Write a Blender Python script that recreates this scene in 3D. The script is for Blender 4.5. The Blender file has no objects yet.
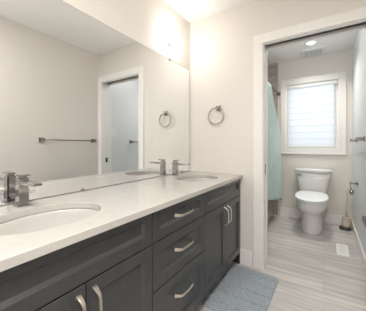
import bpy, bmesh, math, random
from mathutils import Vector, Matrix
PI = math.pi
scene = bpy.context.scene
C = scene.collection
random.seed(7)

# ------------------------------------------------------------------ camera, world, big lights, exposure
cam_data = bpy.data.cameras.new('camera')
cam = bpy.data.objects.new('camera', cam_data)
C.objects.link(cam)
cam.location = (1.236, 0.0, 1.113)
cam.rotation_euler = (PI/2, 0, math.radians(32.9))
cam_data.sensor_width = 36.0
cam_data.lens = 221.0/366.0*36.0
cam_data.shift_y = -10.0/366.0
cam_data.clip_start = 0.02
scene.camera = cam

world = bpy.data.worlds.new('sky')
scene.world = world
world.use_nodes = True
bg = world.node_tree.nodes['Background']
bg.inputs['Color'].default_value = (0.80, 0.90, 1.0, 1)
bg.inputs['Strength'].default_value = 0.6

def area_light(name, loc, rot, sx, sy, power, col):
    d = bpy.data.lights.new(name, 'AREA')
    d.shape = 'RECTANGLE'; d.size = sx; d.size_y = sy
    d.energy = power; d.color = col
    o = bpy.data.objects.new(name, d); C.objects.link(o)
    o.location = loc; o.rotation_euler = rot
    return o
# daylight outside the window
area_light('daylight', (1.05, 4.35, 1.7), (-PI/2, 0, 0), 1.3, 1.5, 8.5, (0.86, 0.93, 1.0))

# fill light added out of view behind the camera to brighten the rooms
area_light('rear_fill', (.95, -1.6, 1.25), (PI/2, 0, 0), 1.1, 2.2, 9, (.97, .98, 1.0))

SCONCE_GLOW = 112.0
CEIL_FILL_POWER = 47.0
SPOT_POWER = 7.5
FILL_GLOBE_GLOW = 27.0
vs = scene.view_settings
vs.view_transform = 'Standard'
vs.look = 'None'
vs.exposure = -0.12
vs.gamma = 1.0
vs.use_curve_mapping = False
scene.cycles.use_denoising = True
scene.cycles.max_bounces = 10
scene.cycles.diffuse_bounces = 6
scene.cycles.sample_clamp_indirect = 6.0

# ------------------------------------------------------------------ materials
def nmat(name, col, rough=0.5, metal=0.0, spec=0.5, coat=0.0):
    m = bpy.data.materials.new(name); m.use_nodes = True
    b = m.node_tree.nodes['Principled BSDF']
    b.inputs['Base Color'].default_value = (*col, 1)
    b.inputs['Roughness'].default_value = rough
    b.inputs['Metallic'].default_value = metal
    b.inputs['Specular IOR Level'].default_value = spec
    b.inputs['Coat Weight'].default_value = coat
    return m
def tex_setup(m, scale=(1, 1, 1)):
    nt = m.node_tree
    tc = nt.nodes.new('ShaderNodeTexCoord'); mp = nt.nodes.new('ShaderNodeMapping')
    mp.inputs['Scale'].default_value = scale
    nt.links.new(tc.outputs['Object'], mp.inputs['Vector'])
    return nt, mp
def noisy(name, c1, c2, scale, rough, stretch=(1, 1, 1), bump=0.0, detail=4, lo=.35, hi=.65, **kw):
    m = nmat(name, c1, rough, **kw)
    nt, mp = tex_setup(m, stretch)
    b = nt.nodes['Principled BSDF']
    n = nt.nodes.new('ShaderNodeTexNoise'); n.inputs['Scale'].default_value = scale; n.inputs['Detail'].default_value = detail
    r = nt.nodes.new('ShaderNodeValToRGB')
    r.color_ramp.elements[0].color = (*c1, 1); r.color_ramp.elements[1].color = (*c2, 1)
    r.color_ramp.elements[0].position = lo; r.color_ramp.elements[1].position = hi
    nt.links.new(mp.outputs[0], n.inputs['Vector']); nt.links.new(n.outputs['Fac'], r.inputs['Fac'])
    nt.links.new(r.outputs['Color'], b.inputs['Base Color'])
    if bump:
        bp = nt.nodes.new('ShaderNodeBump'); bp.inputs['Strength'].default_value = bump; bp.inputs['Distance'].default_value = 0.004
        nt.links.new(n.outputs['Fac'], bp.inputs['Height']); nt.links.new(bp.outputs[0], b.inputs['Normal'])
    return m

M = {}
M['wall'] = noisy('wall_paint', (.70, .665, .62), (.715, .68, .635), 90, .62, bump=.05)
M['wall_cool'] = noisy('pale_grey_wall', (.70, .705, .715), (.715, .72, .73), 90, .6, bump=.05)  # cooler, greyer tone than the other walls
M['ceiling'] = noisy('ceiling_paint', (.85, .84, .82), (.87, .86, .84), 70, .8, bump=.06)
M['trim'] = noisy('white_trim_paint', (.80, .78, .75), (.82, .80, .77), 20, .35)
M['cab'] = noisy('charcoal_cabinet_paint', (.033, .0345, .037), (.039, .0405, .043), 6, .33, stretch=(1, 8, 1), coat=.25)
M['cab'].node_tree.nodes['Principled BSDF'].inputs['Coat Roughness'].default_value = .22
M['cab_in'] = nmat('cabinet_toe_board', (.035, .035, .036), .6)  # plain matt charcoal for the toe kicks
M['sink'] = nmat('white_porcelain', (.55, .535, .515), .12, coat=.3)
M['porcelain'] = nmat('toilet_porcelain', (.72, .705, .69), .16, coat=.2)
M['seat'] = nmat('white_seat_plastic', (.84, .85, .86), .22)
M['chrome'] = nmat('polished_chrome', (.40, .392, .38), .07, 1.0)
M['nickel'] = nmat('brushed_nickel', (.36, .325, .28), .24, 1.0)
M['pull'] = nmat('satin_nickel_pull', (.62, .56, .49), .30, 1.0)
M['steel_dark'] = nmat('dark_bronze_plate', (.05, .045, .04), .35, .8)
M['mirror'] = nmat('silvered_glass', (.93, .945, .955), .0, 1.0)
M['mirror_edge'] = nmat('mirror_edge_glass', (.16, .16, .15), .3)
M['blackgap'] = nmat('track_channel', (.06, .055, .05), .6)
M['glass'] = nmat('window_glass', (1, 1, 1), .0)
M['glass'].node_tree.nodes['Principled BSDF'].inputs['Transmission Weight'].default_value = 1.0
M['glass'].node_tree.nodes['Principled BSDF'].inputs['IOR'].default_value = 1.02
M['white_plastic'] = nmat('white_plastic', (.80, .80, .78), .35)
M['vent_gap'] = nmat('vent_recess', (.06, .06, .06), .7)
M['vent'] = nmat('vent_white', (.80, .80, .80), .45)
M['beige_plastic'] = nmat('beige_brush_plastic', (.60, .52, .44), .35)
M['dark_rubber'] = nmat('dark_base_plastic', (.03, .03, .03), .4)
M['shelf'] = noisy('dark_shelf_wood', (.03, .03, .033), (.05, .05, .052), 10, .3, stretch=(8, 1, 8))
M['rod'] = nmat('dark_curtain_rod', (.20, .19, .18), .3, 1.0)
M['tub'] = nmat('tub_acrylic', (.80, .79, .77), .15)

# emissive lamp glass
def emis(name, col, strength):
    m = bpy.data.materials.new(name); m.use_nodes = True
    nt = m.node_tree; nt.nodes.clear()
    o = nt.nodes.new('ShaderNodeOutputMaterial'); e = nt.nodes.new('ShaderNodeEmission')
    e.inputs['Color'].default_value = (*col, 1); e.inputs['Strength'].default_value = strength
    nt.links.new(e.outputs[0], o.inputs['Surface'])
    return m
M['lamp_glass'] = emis('lit_lamp_glass', (1, .94, .88), SCONCE_GLOW)
M['downlight'] = emis('lit_downlight_lens', (1, .96, .90), 10)

# translucent blind cloth
m = bpy.data.materials.new('sheer_blind_cloth'); m.use_nodes = True
nt = m.node_tree; nt.nodes.clear()
o_ = nt.nodes.new('ShaderNodeOutputMaterial'); mx = nt.nodes.new('ShaderNodeMixShader')
df = nt.nodes.new('ShaderNodeBsdfDiffuse'); tr = nt.nodes.new('ShaderNodeBsdfTranslucent')
df.inputs['Color'].default_value = (.85, .86, .88, 1); tr.inputs['Color'].default_value = (.90, .93, .97, 1)
mx.inputs[0].default_value = .6
nt.links.new(df.outputs[0], mx.inputs[1]); nt.links.new(tr.outputs[0], mx.inputs[2]); nt.links.new(mx.outputs[0], o_.inputs['Surface'])
M['blind'] = m

# mint shower curtain
m = noisy('mint_curtain_cloth', (.44, .545, .52), (.50, .60, .575), 30, .7, stretch=(1, 1, .3))
M['curtain'] = m

# quartz
m = nmat('quartz_top', (.54, .512, .485), .16, coat=.2)
nt, mp = tex_setup(m)
b = nt.nodes['Principled BSDF']
n1 = nt.nodes.new('ShaderNodeTexNoise'); n1.inputs['Scale'].default_value = 420; n1.inputs['Detail'].default_value = 2
n2 = nt.nodes.new('ShaderNodeTexNoise'); n2.inputs['Scale'].default_value = 3.0; n2.inputs['Detail'].default_value = 6; n2.inputs['Distortion'].default_value = 1.4
r1 = nt.nodes.new('ShaderNodeValToRGB'); r2 = nt.nodes.new('ShaderNodeValToRGB')
r1.color_ramp.elements[0].color = (.45, .43, .407, 1); r1.color_ramp.elements[1].color = (.515, .495, .472, 1)
r1.color_ramp.elements[0].position = .30; r1.color_ramp.elements[1].position = .55
e = r2.color_ramp.elements
e[0].color = (1, 1, 1, 1); e[0].position = .47; e[1].color = (1, 1, 1, 1); e[1].position = .53
k = e.new(.50); k.color = (.955, .945, .93, 1)
mul = nt.nodes.new('ShaderNodeMix'); mul.data_type = 'RGBA'; mul.blend_type = 'MULTIPLY'; mul.inputs[0].default_value = 1
nt.links.new(mp.outputs[0], n1.inputs['Vector']); nt.links.new(mp.outputs[0], n2.inputs['Vector'])
nt.links.new(n1.outputs['Fac'], r1.inputs['Fac']); nt.links.new(n2.outputs['Fac'], r2.inputs['Fac'])
nt.links.new(r1.outputs['Color'], mul.inputs[6]); nt.links.new(r2.outputs['Color'], mul.inputs[7])
nt.links.new(mul.outputs[2], b.inputs['Base Color'])
M['quartz'] = m

# plank floor, boards run along x
def planks(name, tones, mortar, bw, bh, grain, rough, rot=(0, 0, 0), msize=.0025):
    m = nmat(name, tones[0], rough)
    nt, mp = tex_setup(m); b = nt.nodes['Principled BSDF']
    mp.inputs['Rotation'].default_value = rot
    br = nt.nodes.new('ShaderNodeTexBrick')
    br.offset = .37; br.inputs['Scale'].default_value = 1.0
    br.inputs['Brick Width'].default_value = bw; br.inputs['Row Height'].default_value = bh
    br.inputs['Mortar Size'].default_value = msize; br.inputs['Mortar Smooth'].default_value = .2
    br.inputs['Color1'].default_value = (*tones[0], 1); br.inputs['Color2'].default_value = (*tones[1], 1)
    br.inputs['Mortar'].default_value = (*mortar, 1)
    mp2 = nt.nodes.new('ShaderNodeMapping'); mp2.inputs['Scale'].default_value = grain
    nz = nt.nodes.new('ShaderNodeTexNoise'); nz.inputs['Scale'].default_value = 1; nz.inputs['Detail'].default_value = 6; nz.inputs['Distortion'].default_value = .4
    rp = nt.nodes.new('ShaderNodeValToRGB')
    rp.color_ramp.elements[0].position = .3; rp.color_ramp.elements[1].position = .7
    rp.color_ramp.elements[0].color = (.72, .71, .70, 1); rp.color_ramp.elements[1].color = (1.12, 1.11, 1.10, 1)
    mu = nt.nodes.new('ShaderNodeMix'); mu.data_type = 'RGBA'; mu.blend_type = 'MULTIPLY'; mu.inputs[0].default_value = 1
    nt.links.new(mp.outputs[0], br.inputs['Vector'])
    nt.links.new(mp.outputs[0], mp2.inputs['Vector']); nt.links.new(mp2.outputs[0], nz.inputs['Vector'])
    nt.links.new(nz.outputs['Fac'], rp.inputs['Fac'])
    nt.links.new(br.outputs['Color'], mu.inputs[6]); nt.links.new(rp.outputs['Color'], mu.inputs[7])
    nt.links.new(mu.outputs[2], b.inputs['Base Color'])
    return m
M['floor'] = planks('grey_oak_planks', ((.60, .583, .572), (.53, .514, .503)), (.45, .435, .42), 1.22, .18, (1.8, 22, 1), .30)
M['tile'] = planks('grey_brown_wall_tile', ((.46, .42, .38), (.38, .345, .31)), (.40, .37, .34), .60, .15, (3, 26, 26), .35, rot=(PI/2, 0, 0), msize=.004)

# bath mat with fine nap
m = noisy('blue_grey_mat_pile', (.23, .27, .305), (.37, .41, .445), 55, .95, stretch=(1, 1.6, 1), detail=9, lo=.3, hi=.7)
M['mat'] = m

# ------------------------------------------------------------------ mesh helpers
def box(bm, x0, x1, y0, y1, z0, z1):
    v = [bm.verts.new(p) for p in ((x0,y0,z0),(x1,y0,z0),(x1,y1,z0),(x0,y1,z0),(x0,y0,z1),(x1,y0,z1),(x1,y1,z1),(x0,y1,z1))]
    for f in ((3,2,1,0),(4,5,6,7),(0,1,5,4),(1,2,6,5),(2,3,7,6),(3,0,4,7)):
        bm.faces.new([v[i] for i in f])
    return v
def loft(bm, rings, cap0=True, cap1=True, closed=True):
    vr = [[bm.verts.new(p) for p in r] for r in rings]
    n = len(rings[0])
    for a, b in zip(vr[:-1], vr[1:]):
        for i in range(n if closed else n-1):
            j = (i+1) % n
            bm.faces.new((a[i], a[j], b[j], b[i]))
    if cap0: bm.faces.new(list(reversed(vr[0])))
    if cap1: bm.faces.new(vr[-1])
    return vr
def tube(bm, pts, r, n=12, cap=True):
    """round bar along a polyline (radius may be a list)"""
    pts = [Vector(p) for p in pts]
    rs = r if isinstance(r, (list, tuple)) else [r]*len(pts)
    rings = []; ref = None
    for i, p in enumerate(pts):
        d = ((pts[min(i+1, len(pts)-1)] - p).normalized() + (p - pts[max(i-1, 0)]).normalized()).normalized()
        if ref is None:
            ref = d.cross(Vector((0, 0, 1)))
            if ref.length < .1: ref = d.cross(Vector((1, 0, 0)))
        ref = (ref - d*ref.dot(d)).normalized()
        q = d.cross(ref)
        rings.append([p + ref*math.cos(2*PI*k/n)*rs[i] + q*math.sin(2*PI*k/n)*rs[i] for k in range(n)])
    loft(bm, rings, cap, cap)
def lathe(bm, prof, c, n=32, cap0=True, cap1=True):
    loft(bm, [[(c[0]+r*math.cos(2*PI*k/n), c[1]+r*math.sin(2*PI*k/n), c[2]+z) for k in range(n)] for r, z in prof], cap0, cap1)
def sup(cx, cy, hx, hy, z, n=48, e=2.0):
    out = []
    for k in range(n):
        t = 2*PI*k/n; c, s = math.cos(t), math.sin(t)
        out.append((cx+hx*math.copysign(abs(c)**(2/e), c), cy+hy*math.copysign(abs(s)**(2/e), s), z))
    return out
def obj(name, bm, mat, parent=None, smooth=False, bevel=0.0, origin=None, segs=2):
    bmesh.ops.recalc_face_normals(bm, faces=bm.faces)
    if origin is not None and parent is None:
        bmesh.ops.translate(bm, verts=bm.verts, vec=-Vector(origin))
    me = bpy.data.meshes.new(name); bm.to_mesh(me); bm.free()
    for mt in (mat if isinstance(mat, (list, tuple)) else [mat]): me.materials.append(mt)
    if smooth:
        for p in me.polygons: p.use_smooth = True
    o = bpy.data.objects.new(name, me); C.objects.link(o)
    if parent is not None:
        o.parent = parent
        # geometry was given in scene coordinates
        w = Vector((0, 0, 0)); p = parent
        while p: w += p.location; p = p.parent
        o.location = -w
    elif origin is not None:
        o.location = origin
    if bevel:
        md = o.modifiers.new('bevel', 'BEVEL'); md.width = bevel; md.segments = segs; md.limit_method = 'ANGLE'; md.angle_limit = math.radians(40)
        if not smooth:
            for p in me.polygons: p.use_smooth = True
        md.harden_normals = True
    elif smooth == 'auto':
        pass
    return o
def bx(name, mat, parent, *dims, bevel=0.0, origin=None):
    bm = bmesh.new()
    for d in dims: box(bm, *d)
    return obj(name, bm, mat, parent, bevel=bevel, origin=origin)
def thing(name, label, cat, loc, group=None):
    o = bpy.data.objects.new(name, None); C.objects.link(o); o.location = loc
    o.empty_display_size = .05
    return tag(o, label, cat, group)
def tag(o, label, cat, group=None):
    o['label'] = label; o['category'] = cat
    if group: o['group'] = group
    return o
def struct(o, label=None, cat=None):
    o['kind'] = 'structure'
    if label: o['label'] = label
    if cat: o['category'] = cat
    return o
def copy_tree(o, parent=None):
    c = o.copy(); C.objects.link(c); c.parent = parent
    for ch in list(o.children): copy_tree(ch, c)
    return c
def smooth_by_angle(o, deg=35):
    o.data.set_sharp_from_angle(angle=math.radians(deg))

# ------------------------------------------------------------------ the room
W = 1.572       # right wall of the vanity room
WT = 1.540      # right wall of the toilet room
YP = 2.05       # partition face
YB = 3.78       # window wall
H = 2.434
OX0, OX1, OZ = .768, 1.495, 2.020    # doorway

struct(bx('floor', M['floor'], None, (-.45, 1.75, -2.1, 3.95, -.06, 0)), 'grey wood-look plank floor running through both rooms', 'floor')
struct(bx('ceiling', M['ceiling'], None, (-.45, 1.75, -1.1, 3.95, H, H+.06)), 'flat white ceiling over both rooms', 'ceiling')
struct(bx('wall_left', M['wall'], None, (-.12, 0, -1.0, YP, 0, H)), 'warm white wall above and behind the long mirror', 'wall')
struct(bx('wall_right', M['wall'], None, (W, W+.12, -1.0, YP+.06, 0, H)), 'warm white wall with the towel bar, seen in the mirror', 'wall')
struct(bx('wall_front', M['wall'], None, (-.12, .35, -1.12, -1.0, 0, H), (1.50, W+.12, -1.12, -1.0, 0, H), (.35, 1.50, -1.12, -1.0, 2.15, H)), 'warm white wall behind the camera', 'wall')  # opening in this unseen wall added to let the rear fill light in
# partition: two skins with the pocket of the sliding door between them
struct(bx('wall_middle', M['wall'], None,
          (0, OX0-.018, YP, YP+.035, 0, H), (-.3, OX0-.018, YP+.127, YP+.160, 0, H),
          (OX1+.018, W, YP, YP+.160, 0, H),
          (OX0-.018, OX1+.018, YP, YP+.035, OZ+.018, H), (OX0-.018, OX1+.018, YP+.127, YP+.160, OZ+.018, H)),
       'warm white partition wall with the doorway to the toilet', 'wall')
WX0, WX1, WZ0, WZ1 = .715, 1.39, 1.065, 2.055   # window hole
struct(bx('wall_back', M['wall'], None,
          (.594, WX0, YB, YB+.14, 0, H), (WX1, WT+.12, YB, YB+.14, 0, H), (WX0, WX1, YB, YB+.14, 0, WZ0), (WX0, WX1, YB, YB+.14, WZ1, H)),
       'beige wall holding the window behind the toilet', 'wall')
struct(bx('wall_toilet_right', M['wall_cool'], None, (WT, WT+.12, YP+.160, YB, 0, H)), 'pale wall right of the toilet with towel bar', 'wall')
struct(bx('wall_tile', M['tile'], None, (-.30, .594, YB-.008, YB+.14, 0, H)), 'grey-brown tiled wall at the end of the bath', 'wall')
struct(bx('wall_alcove_left', M['tile'], None, (-.42, -.30, YP+.08, YB+.14, 0, H)), 'grey-brown tiled wall along the bath', 'wall')

# baseboards
def baseboard(name, label, *d):
    bm = bmesh.new()
    for q in d: box(bm, *q)
    return struct(obj(name, bm, M['trim'], None, bevel=.004), label, 'baseboard')
BH = .14
baseboard('baseboard_middle', 'white baseboard between vanity and door casing', (.552, .672, YP-.014, YP-.0005, 0, BH))
baseboard('baseboard_back', 'white baseboard along the wall behind the toilet', (.63, WT-.016, YB-.014, YB-.0005, 0, BH))
baseboard('baseboard_right', 'white baseboard along the wall right of the toilet', (WT-.015, WT-.0005, YP+.18, YB-.001, 0, .11))
baseboard('baseboard_near_right', 'white baseboard along the wall opposite the mirror', (W-.015, W-.0005, -.99, YP-.02, 0, BH))

# doorway: casing, jamb strips, header strips, pocket track
CW = .082
bm = bmesh.new()
for y0, y1 in ((YP-.016, YP-.0005), (YP+.1605, YP+.176)):
    xr = min(OX1+CW, W-.002) if y0 < YP else WT-.002
    box(bm, OX0-.006-CW, OX0-.006, y0, y1, 0, OZ+.006)
    box(bm, OX1+.006, xr, y0, y1, 0, OZ+.006)
    box(bm, OX0-.006-CW, xr, y0, y1, OZ+.006, OZ+.006+CW)
struct(obj('trim_door_casing', bm, M['trim'], None, bevel=.003), 'flat white casing framing the toilet doorway', 'door casing')
bm = bmesh.new()
for y0, y1 in ((YP-.002, YP+.037), (YP+.125, YP+.162)):
    box(bm, OX0-.0175, OX0, y0, y1, 0, OZ)
    box(bm, OX0-.0175, OX1+.0175, y0, y1, OZ, OZ+.0175)
box(bm, OX1, OX1+.0175, YP-.002, YP+.162, 0, OZ)
jamb = struct(obj('trim_door_jamb', bm, M['trim'], None, bevel=.0015), 'white jamb lining the toilet doorway', 'door jamb')
bx('door_track', M['blackgap'], jamb, (OX0-.016, OX1+.016, YP+.038, YP+.124, OZ+.022, OZ+.05))
bx('strike_plate', M['steel_dark'], jamb, (OX1-.002, OX1-.0002, YP+.060, YP+.095, .865, .935))
# the sliding leaf stands in its pocket, edge showing
leaf = struct(bx('door_1', M['trim'], None, (.03, OX0-.004, YP+.063, YP+.098, .012, OZ+.012)), 'white sliding door pushed back into its wall pocket', 'door')
bx('edge_pull', M['steel_dark'], leaf, (OX0-.0038, OX0-.002, YP+.070, YP+.091, .845, .945))

# ------------------------------------------------------------------ window
YW = YB
bm = bmesh.new()
cx0, cx1, cz0, cz1 = WX0-.082, WX1+.082, WZ0-.082, WZ1+.082
yf = (YW-.018, YW-.0005)
box(bm, cx0, WX0-.004, *yf, cz0, cz1); box(bm, WX1+.004, cx1, *yf, cz0, cz1)
box(bm, WX0-.004, WX1+.004, *yf, WZ1+.004, cz1); box(bm, WX0-.004, WX1+.004, *yf, cz0, WZ0-.004)
win = struct(obj('window_1', bm, M['trim'], None, bevel=.003), 'window with flat white casing behind the toilet', 'window')
bx('sill_edge', M['trim'], win, (cx0-.004, cx1+.004, YW-.026, YW-.018, cz0, cz0+.018), bevel=.002)
bx('reveal', M['trim'], win, (WX0-.004, WX0+.010, YW-.012, YW+.12, WZ0-.004, WZ1+.004), (WX1-.010, WX1+.004, YW-.012, YW+.12, WZ0-.004, WZ1+.004),
   (WX0+.010, WX1-.010, YW-.012, YW+.12, WZ1-.010, WZ1+.004), (WX0+.010, WX1-.010, YW-.012, YW+.12, WZ0-.004, WZ0+.010))
f = bx('sash', M['white_plastic'], win, (WX0+.010, WX0+.055, YW+.085, YW+.115, WZ0+.010, WZ1-.010), (WX1-.055, WX1-.010, YW+.085, YW+.115, WZ0+.010, WZ1-.010),
   (WX0+.055, WX1-.055, YW+.085, YW+.115, WZ1-.055, WZ1-.010), (WX0+.055, WX1-.055, YW+.085, YW+.115, WZ0+.010, WZ0+.055))
bx('pane', M['glass'], f, (WX0+.055, WX1-.055, YW+.098, YW+.102, WZ0+.055, WZ1-.055))

bl = thing('window_blind', 'white sheer roller blind drawn down over the window', 'blind', ((WX0+WX1)/2, YW+.03, WZ1-.05))
bx('head_rail', M['white_plastic'], bl, (WX0+.014, WX1-.014, YW+.005, YW+.065, WZ1-.062, WZ1-.012), bevel=.006)
bm = bmesh.new()
rows = []
zt, zb = WZ1-.060, WZ0+.045
NZ = 72
for k in range(NZ+1):
    z = zt + (zb-zt)*k/NZ
    ph = (k % 8)/8.0
    yy = YW+.034 - .009*(ph**2)
    rows.append([(WX0+.022, yy, z), (WX1-.055, yy, z)])
loft(bm, rows, False, False, closed=False)
fo = obj('blind_cloth', bm, M['blind'], bl)
bx('bottom_rail', M['white_plastic'], bl, (WX0+.020, WX1-.053, YW+.016, YW+.036, zb-.024, zb+.002), bevel=.004)
bm = bmesh.new()
tube(bm, [(WX1-.030, YW+.012, WZ1-.06), (WX1-.030, YW+.012, WZ0+.19)], .0022, 8)
tube(bm, [(WX1-.030, YW+.012, WZ0+.20), (WX1-.030, YW+.012, WZ0+.14)], [.003, .008], 10)
obj('pull_cord', bm, M['white_plastic'], bl, smooth=True)

# ------------------------------------------------------------------ vanity cabinets
XF = .563          # front faces of doors and drawers
XC = .543          # carcass front
ZT = .809          # cabinet top / slab underside
ZK = .115
def shaker(name, parent, y0, y1, z0, z1, rail=.050, top=None):
    """door or drawer front with raised frame, sloped inner edge and sunk panel"""
    top = rail if top is None else top
    bm = bmesh.new()
    def ring(i, x, t=None):
        it = i if t is None else t
        return [(x, y0+i, z0+i), (x, y1-i, z0+i), (x, y1-i, z1-it), (x, y0+i, z1-it)]
    loft(bm, [ring(0, XC+.001), ring(0, XF-.002), ring(.002, XF), ring(rail, XF, top), ring(rail+.012, XF-.012, top+.012)])
    return obj(name, bm, M['cab'], parent)

def pull_mesh(p0, p1, out, wdir):
    """flat strap pull: splayed wide feet, narrower raised bar"""
    p0, p1, out, wdir = Vector(p0), Vector(p1), Vector(out), Vector(wdir)
    ax = (p1-p0).normalized(); L = (p1-p0).length
    st = [(0, .000, .0100), (.003, .007, .0098), (.016, .028, .0074), (.026, .034, .0062), (L*.5, .037, .0056)]
    st = st + [(L-a, h, w) for a, h, w in reversed(st[:-1])]
    bm = bmesh.new(); rings = []
    for i, (a, h, w) in enumerate(st):
        a0, h0, _ = st[max(i-1, 0)]; a1, h1, _ = st[min(i+1, len(st)-1)]
        t = Vector((a1-a0, h1-h0)).normalized(); nrm = ax*(-t.y) + out*t.x
        c = p0 + ax*a + out*h; th = .0042
        rings.append([c - wdir*w - nrm*th*.5, c + wdir*w - nrm*th*.5, c + wdir*w*.8 + nrm*th, c - wdir*w*.8 + nrm*th])
    loft(bm, rings)
    return bm
def hpull(front, yc, z, L=.158):
    o = obj('pull', pull_mesh((XF-.001, yc-L/2, z), (XF-.001, yc+L/2, z), (1, 0, 0), (0, 0, 1)), M['pull'], front, bevel=.0012)
    o['label'] = 'satin nickel bar pull'
def vpull(front, y, z0, z1):
    o = obj('pull', pull_mesh((XF-.001, y, z0), (XF-.001, y, z1), (1, 0, 0), (0, 1, 0)), M['pull'], front, bevel=.0012)
    o['label'] = 'satin nickel bar pull'
def carcass(root, y0, y1):
    t = .016
    bx('carcass', M['cab'], root, (.004, XC, y0, y0+t, ZK, ZT), (.004, XC, y1-t, y1, ZK, ZT), (.004, XC, y0+t, y1-t, ZK, ZK+t), (.004, .012, y0+t, y1-t, ZK+t, ZT),
       (XC-.02, XC, y0+t, y1-t, ZT-.012, ZT), (XC-.02, XC, y0+t, y1-t, .645, .665))
    bx('toe_kick', M['cab_in'], root, (.02, .478, y0, y1, 0, ZK))
G = .0022
Y0, Y1, Y2, Y3 = .106, .782, 1.304, 2.030
def sink_unit(y0, y1, seam, label, pz):
    r = thing('vanity_cabinet', label, 'cabinet', (.28, (y0+y1)/2, 0), 'vanity cabinet units')
    carcass(r, y0+.0005, y1-.0005)
    shaker('false_front', r, y0+G, y1-G, .657, ZT-.003, top=.030)
    d = shaker('door', r, y0+G, seam-G, ZK+.004, .652); vpull(d, seam-.030, .485, .626)
    d = shaker('door', r, seam+G, y1-G, ZK+.004, .652); vpull(d, seam+.029, .485, .626)
    return r
sink_unit(Y0, Y1, .446, 'charcoal two-door vanity cabinet under the nearer sink', 0)
r = thing('drawer_cabinet', 'charcoal vanity cabinet of three drawers between the two sink cabinets', 'cabinet', (.28, (Y1+Y2)/2, 0), 'vanity cabinet units')
carcass(r, Y1+.0005, Y2-.0005)
for z0, z1, zp, tp in ((.657, ZT-.003, .742, .030), (.427, .652, .560, None), (ZK+.004, .422, .315, None)):
    d = shaker('drawer', r, Y1+G, Y2-G, z0, z1, top=tp); hpull(d, 1.040, zp)
sink_unit(Y2, Y3, 1.672, 'charcoal two-door vanity cabinet under the farther sink, next to the doorway wall', 0)
struct(bx('trim_filler', M['cab'], None, (.46, XF-.006, Y3+.001, YP-.001, 0, ZT)), 'charcoal filler strip between vanity and wall', 'filler strip')

# worktop with two oval openings
SX, SAX, SAY = .315, .165, .208
SYs = (.445, 1.655)
ZC = .838
bm = bmesh.new()
def eloop(cx, cy, ax, ay, z, n=64):
    v = [bm.verts.new((cx+ax*math.cos(2*PI*k/n), cy+ay*math.sin(2*PI*k/n), z)) for k in range(n)]
    return [bm.edges.new((v[i], v[(i+1) % n])) for i in range(n)]
ov = [bm.verts.new(p) for p in ((.001, .06, ZC), (.583, .06, ZC), (.583, YP-.001, ZC), (.001, YP-.001, ZC))]
ed = [bm.edges.new((ov[i], ov[(i+1) % 4])) for i in range(4)]
for sy in SYs: ed += eloop(SX, sy, SAX, SAY, ZC)
bmesh.ops.triangle_fill(bm, use_beauty=True, use_dissolve=False, edges=ed)
for fc in bm.faces:
    fc.normal_update()
    if fc.normal.z < 0: fc.normal_flip()
res = bmesh.ops.extrude_face_region(bm, geom=list(bm.faces))
bmesh.ops.translate(bm, verts=[g for g in res['geom'] if isinstance(g, bmesh.types.BMVert)], vec=(0, 0, -(ZC-ZT-.0005)))
top = obj('worktop', bm, M['quartz'], None, bevel=.002, origin=(.29, 1.05, ZC))
tag(top, 'off-white quartz worktop with two oval sink openings on the charcoal cabinets', 'worktop')

def make_sink(sy, label):
    r = thing('sink', label, 'sink', (SX, sy, ZT-.001), 'undermount oval sinks')
    bm = bmesh.new(); n = 64
    prof = [(1.10, .0), (1.02, .0), (1.0, -.010), (.985, -.035), (.95, -.070), (.86, -.105), (.68, -.128), (.42, -.139), (.11, -.143)]
    inn = [[(SX+SAX*s*math.cos(2*PI*k/n), sy+SAY*s*math.sin(2*PI*k/n), ZT-.001+z) for k in range(n)] for s, z in prof]
    outp = [(.13, -.153), (.45, -.150), (.72, -.139), (.91, -.112), (1.0, -.074), (1.03, -.036), (1.10, -.012)]
    out = [[(SX+SAX*s*math.cos(2*PI*k/n), sy+SAY*s*math.sin(2*PI*k/n), ZT-.001+z) for k in range(n)] for s, z in outp]
    rings = inn + out
    vr = loft(bm, rings, False, False)
    for i in range(n):
        j = (i+1) % n; bm.faces.new((vr[-1][i], vr[-1][j], vr[0][j], vr[0][i]))
    obj('bowl', bm, M['sink'], r, smooth=True)
    bm = bmesh.new(); lathe(bm, [(.005, -.010), (.020, -.010), (.0215, .002), (.018, .005), (.006, .006)], (SX, sy, ZT-.144), 24)
    obj('drain', bm, M['chrome'], r, smooth=True)
make_sink(SYs[0], 'white oval undermount sink nearest the camera')
make_sink(SYs[1], 'white oval undermount sink at the doorway end')

def make_faucet(x, y, label):
    r = thing('faucet', label, 'faucet', (x, y, ZC), 'square chrome faucets')
    bx('base_plate', M['chrome'], r, (x-.027, x+.027, y-.027, y+.027, ZC+.0003, ZC+.007), bevel=.0015)
    bx('body', M['chrome'], r, (x-.020, x+.020, y-.020, y+.020, ZC+.007, ZC+.128), bevel=.002)
    bm = bmesh.new()
    loft(bm, [[(x+.020, y-.018, ZC+.098), (x+.020, y+.018, ZC+.098), (x+.020, y+.018, ZC+.118), (x+.020, y-.018, ZC+.118)],
              [(x+.150, y-.018, ZC+.104), (x+.150, y+.018, ZC+.104), (x+.150, y+.018, ZC+.116), (x+.150, y-.018, ZC+.116)]])
    obj('spout', bm, M['chrome'], r, bevel=.002)
    bm = bmesh.new()
    box(bm, x-.014, x+.014, y-.014, y+.014, ZC+.128, ZC+.136)
    loft(bm, [[(x-.021, y-.018, ZC+.136), (x-.021, y+.018, ZC+.136), (x-.021, y+.018, ZC+.143), (x-.021, y-.018, ZC+.143)],
              [(x+.046, y-.016, ZC+.139), (x+.046, y+.016, ZC+.139), (x+.046, y+.016, ZC+.146), (x+.046, y-.016, ZC+.146)]])
    obj('lever', bm, M['chrome'], r, bevel=.0015)
make_faucet(.072, .448, 'square chrome faucet behind the sink nearest the camera')
make_faucet(.078, 1.660, 'square chrome faucet behind the sink at the doorway end')

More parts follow.
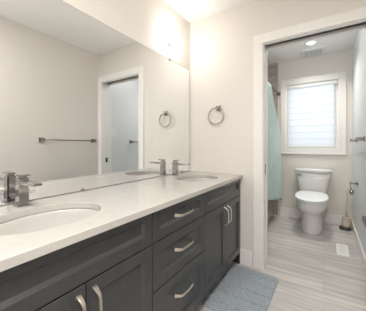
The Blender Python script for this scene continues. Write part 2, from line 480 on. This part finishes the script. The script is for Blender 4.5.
# ------------------------------------------------------------------ mirror
MZ0, MZ1, MY0, MY1 = .8405, 1.918, .07, 2.030
mr = thing('wall_mirror', 'wide frameless mirror above the worktop', 'mirror', (.001, (MY0+MY1)/2, MZ0))
bx('mirror_back', M['mirror_edge'], mr, (.0008, .0050, MY0, MY1, MZ0, MZ1))
bx('mirror_glass', M['mirror'], mr, (.0051, .0060, MY0+.003, MY1-.003, MZ0+.0025, MZ1-.003))
for yy, zz in ((1.672, MZ1), (.790, MZ0), (1.885, MZ0)):
    s = 1 if zz == MZ1 else -1
    z0_, z1_ = (zz-.010, zz+.008) if s > 0 else (zz+.0005, zz+.012)
    o = bx('clip', M['nickel'], mr, (.0062, .0100, yy-.011, yy+.011, z0_, z1_), bevel=.001)
    o['label'] = 'small metal mirror clip'

# ------------------------------------------------------------------ lights with their lamps
def sconce(y, label):
    z = 2.115
    r = thing('wall_lamp', label, 'lamp', (.001, y, z), 'lamps above the mirror')
    bm = bmesh.new()
    lathe(bm, [(.045, 0), (.045, .010), (.038, .016), (.010, .017)], (0, 0, 0), 28)
    bmesh.ops.rotate(bm, verts=bm.verts, cent=(0, 0, 0), matrix=Matrix.Rotation(PI/2, 3, 'Y'))
    bmesh.ops.translate(bm, verts=bm.verts, vec=(.001, y, z-.02))
    obj('wall_plate', bm, M['white_plastic'], r, smooth=True)
    bm = bmesh.new()
    tube(bm, [(.015, y, z-.02), (.035, y, z-.028), (.062, y, z-.05), (.075, y, z-.052), (.075, y, z-.030)], .005, 10)
    obj('arm', bm, M['white_plastic'], r, smooth=True)
    bm = bmesh.new()
    lathe(bm, [(.012, -.030), (.026, -.024), (.034, -.010), (.035, .006), (.031, .022), (.020, .033), (.005, .037)], (.075, y, z), 28)
    g = obj('lamp_globe', bm, M['lamp_glass'], r, smooth=True)
    return r
sconce(1.680, 'lit white glass wall lamp above the mirror near the corner')

def ceiling_disc(x, y, rad, power, label, name, cat, col):
    r = thing(name, label, cat, (x, y, H))
    bm = bmesh.new(); lathe(bm, [(rad+.012, 0), (rad+.012, -.006), (rad, -.009), (rad-.001, -.003)], (x, y, H-.0005), 36, False, False)
    obj('ring_trim', bm, M['white_plastic'], r, smooth=True)
    bm = bmesh.new(); lathe(bm, [(rad-.001, -.001), (rad-.001, -.004)], (x, y, H-.0005), 36)
    obj('lens', bm, M['downlight'], r)
    d = bpy.data.lights.new('lamp_light', 'AREA'); d.shape = 'DISK'; d.size = rad*1.9; d.energy = power; d.color = col; d.spread = math.radians(120 if name == 'downlight' else 180)
    lo = bpy.data.objects.new('lamp_light', d); C.objects.link(lo); lo.parent = r; lo.location = (0, 0, -.012)
ceiling_disc(1.075, 3.27, .05, SPOT_POWER, 'small lit round downlight in the toilet room ceiling', 'downlight', 'lamp', (1, .95, .88))
ceiling_disc(1.26, -.12, .16, CEIL_FILL_POWER, 'unseen round fill light added over the vanity room', 'ceiling_fill', 'lamp', (1, .97, .93))  # added out of view to raise the light level in the vanity room

# fill globe added to brighten the toilet room, hidden behind the doorway head
M['fill_glass'] = emis('fill_globe_glass', (1, .985, .97), FILL_GLOBE_GLOW)
t = thing('fill_globe', 'unseen white fill globe added on the toilet room ceiling behind the doorway head', 'lamp', (.95, 2.62, H))
bm = bmesh.new(); lathe(bm, [(.062, -.0005), (.063, -.012), (.058, -.020), (.016, -.022), (.013, -.03), (.013, -.0805)], (.95, 2.62, H), 40)
obj('ceiling_plate', bm, M['white_plastic'], t, smooth=True)
bm = bmesh.new(); lathe(bm, [(.010, -.080), (.045, -.083), (.075, -.096), (.092, -.120), (.098, -.145), (.092, -.172), (.072, -.196), (.040, -.212), (.008, -.217)], (.95, 2.62, H), 40)
obj('globe', bm, M['fill_glass'], t, smooth=True)

# ------------------------------------------------------------------ towel ring, towel bars
t = thing('towel_ring', 'round nickel towel ring on the wall beside the doorway', 'towel ring', (.335, YP, 1.485))
bx('mount', M['nickel'], t, (.312, .362, YP-.010, YP-.0005, 1.462, 1.512), (.320, .352, YP-.050, YP-.010, 1.470, 1.502), bevel=.003)
bm = bmesh.new(); n = 40
R = .080
ring = []
for i in range(n):
    a = 2*PI*i/n
    c = Vector((.322+R*math.sin(a), YP-.040, 1.478-R+.006+R*math.cos(a)))
    er = Vector((math.sin(a), 0, math.cos(a))); ey = Vector((0, 1, 0))
    ring.append([bm.verts.new(c+er*.0062*math.cos(2*PI*k/10)+ey*.0062*math.sin(2*PI*k/10)) for k in range(10)])
for i in range(n):
    a, b2 = ring[i], ring[(i+1) % n]
    for k in range(10): bm.faces.new((a[k], a[(k+1) % 10], b2[(k+1) % 10], b2[k]))
obj('hoop', bm, M['nickel'], t, smooth=True)

def towel_bar(xw, y0, y1, z, label):
    t = thing('towel_bar', label, 'towel bar', (xw, (y0+y1)/2, z), 'nickel towel bars')
    for y in (y0, y1):
        bx('post', M['nickel'], t, (xw-.010, xw-.0005, y-.026, y+.026, z-.026, z+.026), (xw-.068, xw-.010, y-.017, y+.017, z-.017, z+.017), bevel=.003)
    bm = bmesh.new(); tube(bm, [(xw-.052, y0+.013, z), (xw-.052, y1-.013, z)], .0085, 14)
    obj('bar', bm, M['nickel'], t, smooth=True)
towel_bar(W, 1.268, 1.945, 1.180, 'nickel towel bar on the wall opposite, reflected in the mirror')
towel_bar(WT, 2.645, 3.235, 1.175, 'nickel towel bar on the wall right of the toilet')

# light switch just inside the toilet room
s = thing('light_switch', 'white two-rocker light switch reflected through the doorway', 'switch', (WT, 2.275, 1.31))
bx('plate', M['white_plastic'], s, (WT-.006, WT-.0005, 2.217, 2.333, 1.250, 1.370), bevel=.003)
for y in (2.252, 2.298): bx('rocker', M['white_plastic'], s, (WT-.010, WT-.006, y-.016, y+.016, 1.278, 1.342), bevel=.002)

# paper holder
t = thing('paper_holder', 'empty nickel toilet paper holder on the right wall', 'toilet paper holder', (WT, 3.17, .68))
bm = bmesh.new(); box(bm, WT-.010, WT-.0005, 3.148, 3.192, .655, .699)
obj('mount', bm, M['nickel'], t, bevel=.003)
bm = bmesh.new()
tube(bm, [(WT-.010, 3.17, .677), (WT-.050, 3.17, .681), (WT-.064, 3.17, .688), (WT-.070, 3.19, .688)], .008, 12)
obj('arm', bm, M['nickel'], t, smooth=True)
bm = bmesh.new()
tube(bm, [(WT-.068, 3.185, .684), (WT-.066, 3.185, .640), (WT-.060, 3.185, .605)], [.006, .006, .007], 12)
lathe(bm, [(.004, -.030), (.017, -.025), (.025, -.008), (.025, .008), (.017, .024), (.004, .029)], (WT-.058, 3.185, .578), 20)
obj('hook', bm, M['chrome'], t, smooth=True)

# ------------------------------------------------------------------ toilet
TX = 1.078
t = thing('toilet', 'white two-piece toilet with closed lid below the window', 'toilet', (TX, 3.40, 0))
def egg(z, hx, yf, yb, e=2.3, n=56):
    out = []
    yc = yf + (yb-yf)*.52
    for k in range(n):
        a = 2*PI*k/n; c, s_ = math.cos(a), math.sin(a)
        hy = (yb-yc) if s_ > 0 else (yc-yf)
        ee = 3.2 if s_ > 0 else e
        out.append((TX+hx*math.copysign(abs(c)**(2/ee), c), yc+hy*math.copysign(abs(s_)**(2/ee), s_), z))
    return out
bm = bmesh.new()
loft(bm, [egg(.0, .126, 3.175, 3.735), egg(.012, .129, 3.168, 3.74), egg(.03, .124, 3.17, 3.735), egg(.14, .118, 3.165, 3.73), egg(.23, .119, 3.15, 3.725), egg(.265, .128, 3.125, 3.725),
          egg(.295, .155, 3.085, 3.725), egg(.33, .174, 3.068, 3.725), egg(.375, .181, 3.06, 3.725), egg(.405, .182, 3.058, 3.725), egg(.415, .177, 3.064, 3.72)])
obj('bowl', bm, M['porcelain'], t, smooth=True)
bm = bmesh.new()
loft(bm, [egg(.4155, .172, 3.060, 3.535), egg(.418, .177, 3.056, 3.54), egg(.427, .177, 3.056, 3.54), egg(.432, .165, 3.066, 3.535)])
obj('seat', bm, M['seat'], t, smooth=True)
bm = bmesh.new()
rr = []
for dz, s_ in ((.4335, .004), (.436, 0), (.446, 0), (.452, .008), (.455, .03)):
    rg = egg(dz, .186-s_, 3.045+s_, 3.545-s_)
    rr.append([(x, y, z + .030*max(0, (y-3.05)/.5)) for x, y, z in rg])
loft(bm, rr)
box(bm, TX-.10, TX-.06, 3.545, 3.566, .432, .462); box(bm, TX+.06, TX+.10, 3.545, 3.566, .432, .462)
obj('lid', bm, M['seat'], t, smooth=True)
bm = bmesh.new()
def tk(z, hx, yf, yb=3.762, e=5): return sup(TX, (yf+yb)/2, hx, (yb-yf)/2, z, 56, e)
loft(bm, [tk(.4155, .150, 3.60), tk(.43, .164, 3.585), tk(.47, .171, 3.578), tk(.60, .193, 3.568), tk(.735, .214, 3.560)])
obj('tank', bm, M['porcelain'], t, smooth=True)
bm = bmesh.new()
loft(bm, [tk(.7355, .220, 3.556), tk(.738, .228, 3.548, 3.765), tk(.772, .229, 3.546, 3.765), tk(.781, .222, 3.552, 3.76), tk(.785, .197, 3.572, 3.74)])
obj('tank_lid', bm, M['porcelain'], t, smooth=True)
bm = bmesh.new()
lx = TX-.172
tube(bm, [(lx, 3.5645, .700), (lx, 3.552, .700)], .011, 16)
tube(bm, [(lx, 3.549, .700), (lx+.02, 3.547, .698), (lx+.045, 3.546, .694)], [.008, .007, .006], 12)
obj('flush_lever', bm, M['chrome'], t, smooth=True)

# ------------------------------------------------------------------ toilet brush
t = thing('toilet_brush', 'beige toilet brush in its holder in the corner', 'toilet brush', (1.455, 3.66, 0))
bm = bmesh.new(); 
loft(bm, [sup(1.450, 3.64, .060, .060, .001, 40, 2.4), sup(1.450, 3.64, .066, .066, .006, 40, 2.4), sup(1.450, 3.64, .066, .066, .022, 40, 2.4), sup(1.450, 3.64, .058, .058, .030, 40, 2.4)])
obj('base_dish', bm, M['dark_rubber'], t, smooth=True)
bm = bmesh.new(); lathe(bm, [(.044, .030), (.050, .034), (.048, .08), (.044, .155), (.046, .165), (.040, .166), (.034, .150)], (1.462, 3.65, 0), 28)
obj('holder', bm, M['beige_plastic'], t, smooth=True)
bm = bmesh.new(); tube(bm, [(1.462, 3.65, .150), (1.464, 3.655, .26), (1.470, 3.665, .40), (1.474, 3.672, .535), (1.475, 3.674, .55)], [.016, .011, .009, .011, .006], 12)
obj('handle', bm, M['beige_plastic'], t, smooth=True)

# ------------------------------------------------------------------ bath and curtain
t = thing('bathtub', 'white bath behind a tiled front, partly hidden by the curtain', 'bathtub', (.16, 3.0, 0))
bx('tiled_front', M['tile'], t, (.497, .530, YP+.17, YB-.010, 0, .44))
bm = bmesh.new()
oy0, oy1 = YP+.17, YB-.012
def rr_(x0, x1, y0, y1, z, e=7): return sup((x0+x1)/2, (y0+y1)/2, (x1-x0)/2, (y1-y0)/2, z, 60, e)
loft(bm, [rr_(-.296, .495, oy0, oy1, .02, 30), rr_(-.296, .495, oy0, oy1, .455, 30), rr_(-.290, .489, oy0+.005, oy1-.005, .46, 30), rr_(-.20, .43, oy0+.08, oy1-.08, .458), rr_(-.17, .40, oy0+.12, oy1-.12, .30), rr_(-.12, .35, oy0+.2, oy1-.2, .12)])
obj('tub', bm, M['tub'], t, smooth=False)

RX, RZ = .610, 1.935
t = thing('curtain_rod', 'dark curtain rod running along the bath', 'curtain rod', (RX, 2.97, RZ))
bm = bmesh.new(); tube(bm, [(RX, YP+.162, RZ), (RX, YB-.001, RZ)], .0125, 14)
obj('rod', bm, M['rod'], t, smooth=True)
for y0, y1 in ((YP+.1605, YP+.173), (YB-.0145, YB-.0015)):
    bm = bmesh.new(); tube(bm, [(RX, y0, RZ), (RX, y1, RZ)], .028, 20); obj('flange', bm, M['rod'], t, smooth=True)
t = thing('shower_curtain', 'pale mint shower curtain hanging beside the bath', 'shower curtain', (RX, 3.0, .3))
bm = bmesh.new()
rows = []
NR, NC = 40, 150
for i in range(NR+1):
    f_ = i/NR
    z = RZ-.035 - f_*(RZ-.035-.30)
    row = []
    q_ = min(1, f_/.42); yend = 3.10 + .50*q_*q_*(3-2*q_)
    for j in range(NC+1):
        g = j/NC
        y = 2.25 + (yend-2.25)*g
        amp = .016 + .020*f_
        x = RX + .014 + amp*math.sin(g*2*PI*11 + .4*math.sin(f_*3)) + .035*math.sin(min(1, f_*1.25)*PI*.5)
        y += .012*math.sin(g*2*PI*22)
        row.append((x, y, z + .20*f_*max(0, 3.58-y)))
    rows.append(row)
loft(bm, rows, False, False, closed=False)
o = obj('cloth', bm, M['curtain'], t, smooth=True)
md = o.modifiers.new('solid', 'SOLIDIFY'); md.thickness = .0015
for j in range(11):
    y = 2.30 + j*.079
    bm = bmesh.new()
    pts = [(RX, y+.002*math.sin(a), 0) for a in (0,)]
    n = 18; R = .024; rg = []
    for i in range(n):
        a = 2*PI*i/n
        c = Vector((RX+R*math.sin(a), y, RZ-.010+R*1.15*math.cos(a))); er = Vector((math.sin(a), 0, math.cos(a)))
        rg.append([bm.verts.new(c+er*.0022*math.cos(2*PI*k/8)+Vector((0, 1, 0))*.0022*math.sin(2*PI*k/8)) for k in range(8)])
    for i in range(n):
        a, b2 = rg[i], rg[(i+1) % n]
        for k in range(8): bm.faces.new((a[k], a[(k+1) % 8], b2[(k+1) % 8], b2[k]))
    obj('curtain_ring', bm, M['rod'], t, smooth=True)

# ------------------------------------------------------------------ vents
t = thing('exhaust_fan', 'white square exhaust fan grille in the ceiling', 'exhaust fan', (1.085, 3.61, H))
VX0, VX1, VY0, VY1 = .930, 1.240, 3.455, 3.765
bm = bmesh.new()
zb0 = H-.020
def rg(i, z): return [(VX0+i, VY0+i, z), (VX1-i, VY0+i, z), (VX1-i, VY1-i, z), (VX0+i, VY1-i, z)]
loft(bm, [rg(0, H-.0005), rg(0, H-.006), rg(.012, zb0), rg(.045, zb0), rg(.047, zb0+.012)], False, False)
obj('cover', bm, M['vent'], t)
bx('recess', M['vent_gap'], t, (VX0+.03, VX1-.03, VY0+.03, VY1-.03, H-.006, H-.001))
for k in range(6):
    y = VY0+.062 + k*.0372
    bx('louver', M['vent'], t, (VX0+.044, VX1-.044, y-.0095, y+.0095, zb0+.001, zb0+.005))
for x in (VX0+.105, VX1-.105):
    bx('rib', M['vent'], t, (x-.006, x+.006, VY0+.045, VY1-.045, zb0-.001, zb0+.001))

t = thing('floor_register', 'white slotted floor register in front of the toilet', 'floor vent', (1.385, 2.91, 0))
x0, x1, y0, y1 = 1.330, 1.438, 2.755, 3.060
bm = bmesh.new()
loft(bm, [[(x0, y0, .0005), (x1, y0, .0005), (x1, y1, .0005), (x0, y1, .0005)], [(x0+.004, y0+.004, .006), (x1-.004, y0+.004, .006), (x1-.004, y1-.004, .006), (x0+.004, y1-.004, .006)],
          [(x0+.018, y0+.02, .0062), (x1-.018, y0+.02, .0062), (x1-.018, y1-.02, .0062), (x0+.018, y1-.02, .0062)], [(x0+.019, y0+.021, .002), (x1-.019, y0+.021, .002), (x1-.019, y1-.021, .002), (x0+.019, y1-.021, .002)]], True, True)
obj('frame', bm, M['white_plastic'], t)
for k in range(15):
    y = y0+.028 + k*.0178
    bx('slat', M['white_plastic'], t, (x0+.018, x1-.018, y-.0055, y+.0055, .0022, .0058))

# ------------------------------------------------------------------ bath mat
mw, ml = .40, .62
bm = bmesh.new()
NX, NY = 60, 300
grid = []
grooves = [.085, .20, .315, .43, .545]
for j in range(NY+1):
    row = []
    for i in range(NX+1):
        x = -mw/2 + mw*i/NX; y = -ml/2 + ml*j/NY
        # rounded corners
        r = .045; dx = max(0, abs(x)-(mw/2-r)); dy = max(0, abs(y)-(ml/2-r))
        d = math.hypot(dx, dy)
        if d > r: x = math.copysign(mw/2-r+dx*r/d, x); y = math.copysign(ml/2-r+dy*r/d, y)
        edge = min(1.0, max(0.0, (r-d)/.018)) if (dx or dy) else 1.0
        edge = min(edge, max(0, (mw/2-abs(x))/.014), max(0, (ml/2-abs(y))/.014)); edge = max(0, min(1, edge))
        h = .004 + .013*math.sqrt(1-(1-edge)**2)
        gy = j/NY*ml
        for g in grooves: h -= .0145*edge*math.exp(-((gy-g)/.0052)**2)
        h += random.uniform(-.0015, .0015)*edge
        row.append((x, y, h))
    grid.append(row)
vr = loft(bm, grid, False, False, closed=False)
border = [e for e in bm.edges if e.is_boundary]
res = bmesh.ops.extrude_edge_only(bm, edges=border)
for g in res['geom']:
    if isinstance(g, bmesh.types.BMVert): g.co.z = .0005
mat_o = obj('bath_mat', bm, M['mat'], None, smooth=True)
mat_o.location = (.705, 1.668, 0); mat_o.rotation_euler = (0, 0, math.radians(-1))
tag(mat_o, 'blue-grey plush bath mat on the floor in front of the vanity', 'bath mat')

# ------------------------------------------------------------------ shelf at the frame edge
t = thing('wall_shelf', 'small dark wall shelf at the right edge of the view', 'shelf', (W, 1.50, .66))
bx('board', M['shelf'], t, (1.424, W-.001, 1.20, 1.768, .645, .676), bevel=.003)
for y in (1.30, 1.66): bx('bracket', M['steel_dark'], t, (W-.012, W-.0005, y-.01, y+.01, .56, .645), (W-.11, W-.012, y-.01, y+.01, .633, .645))
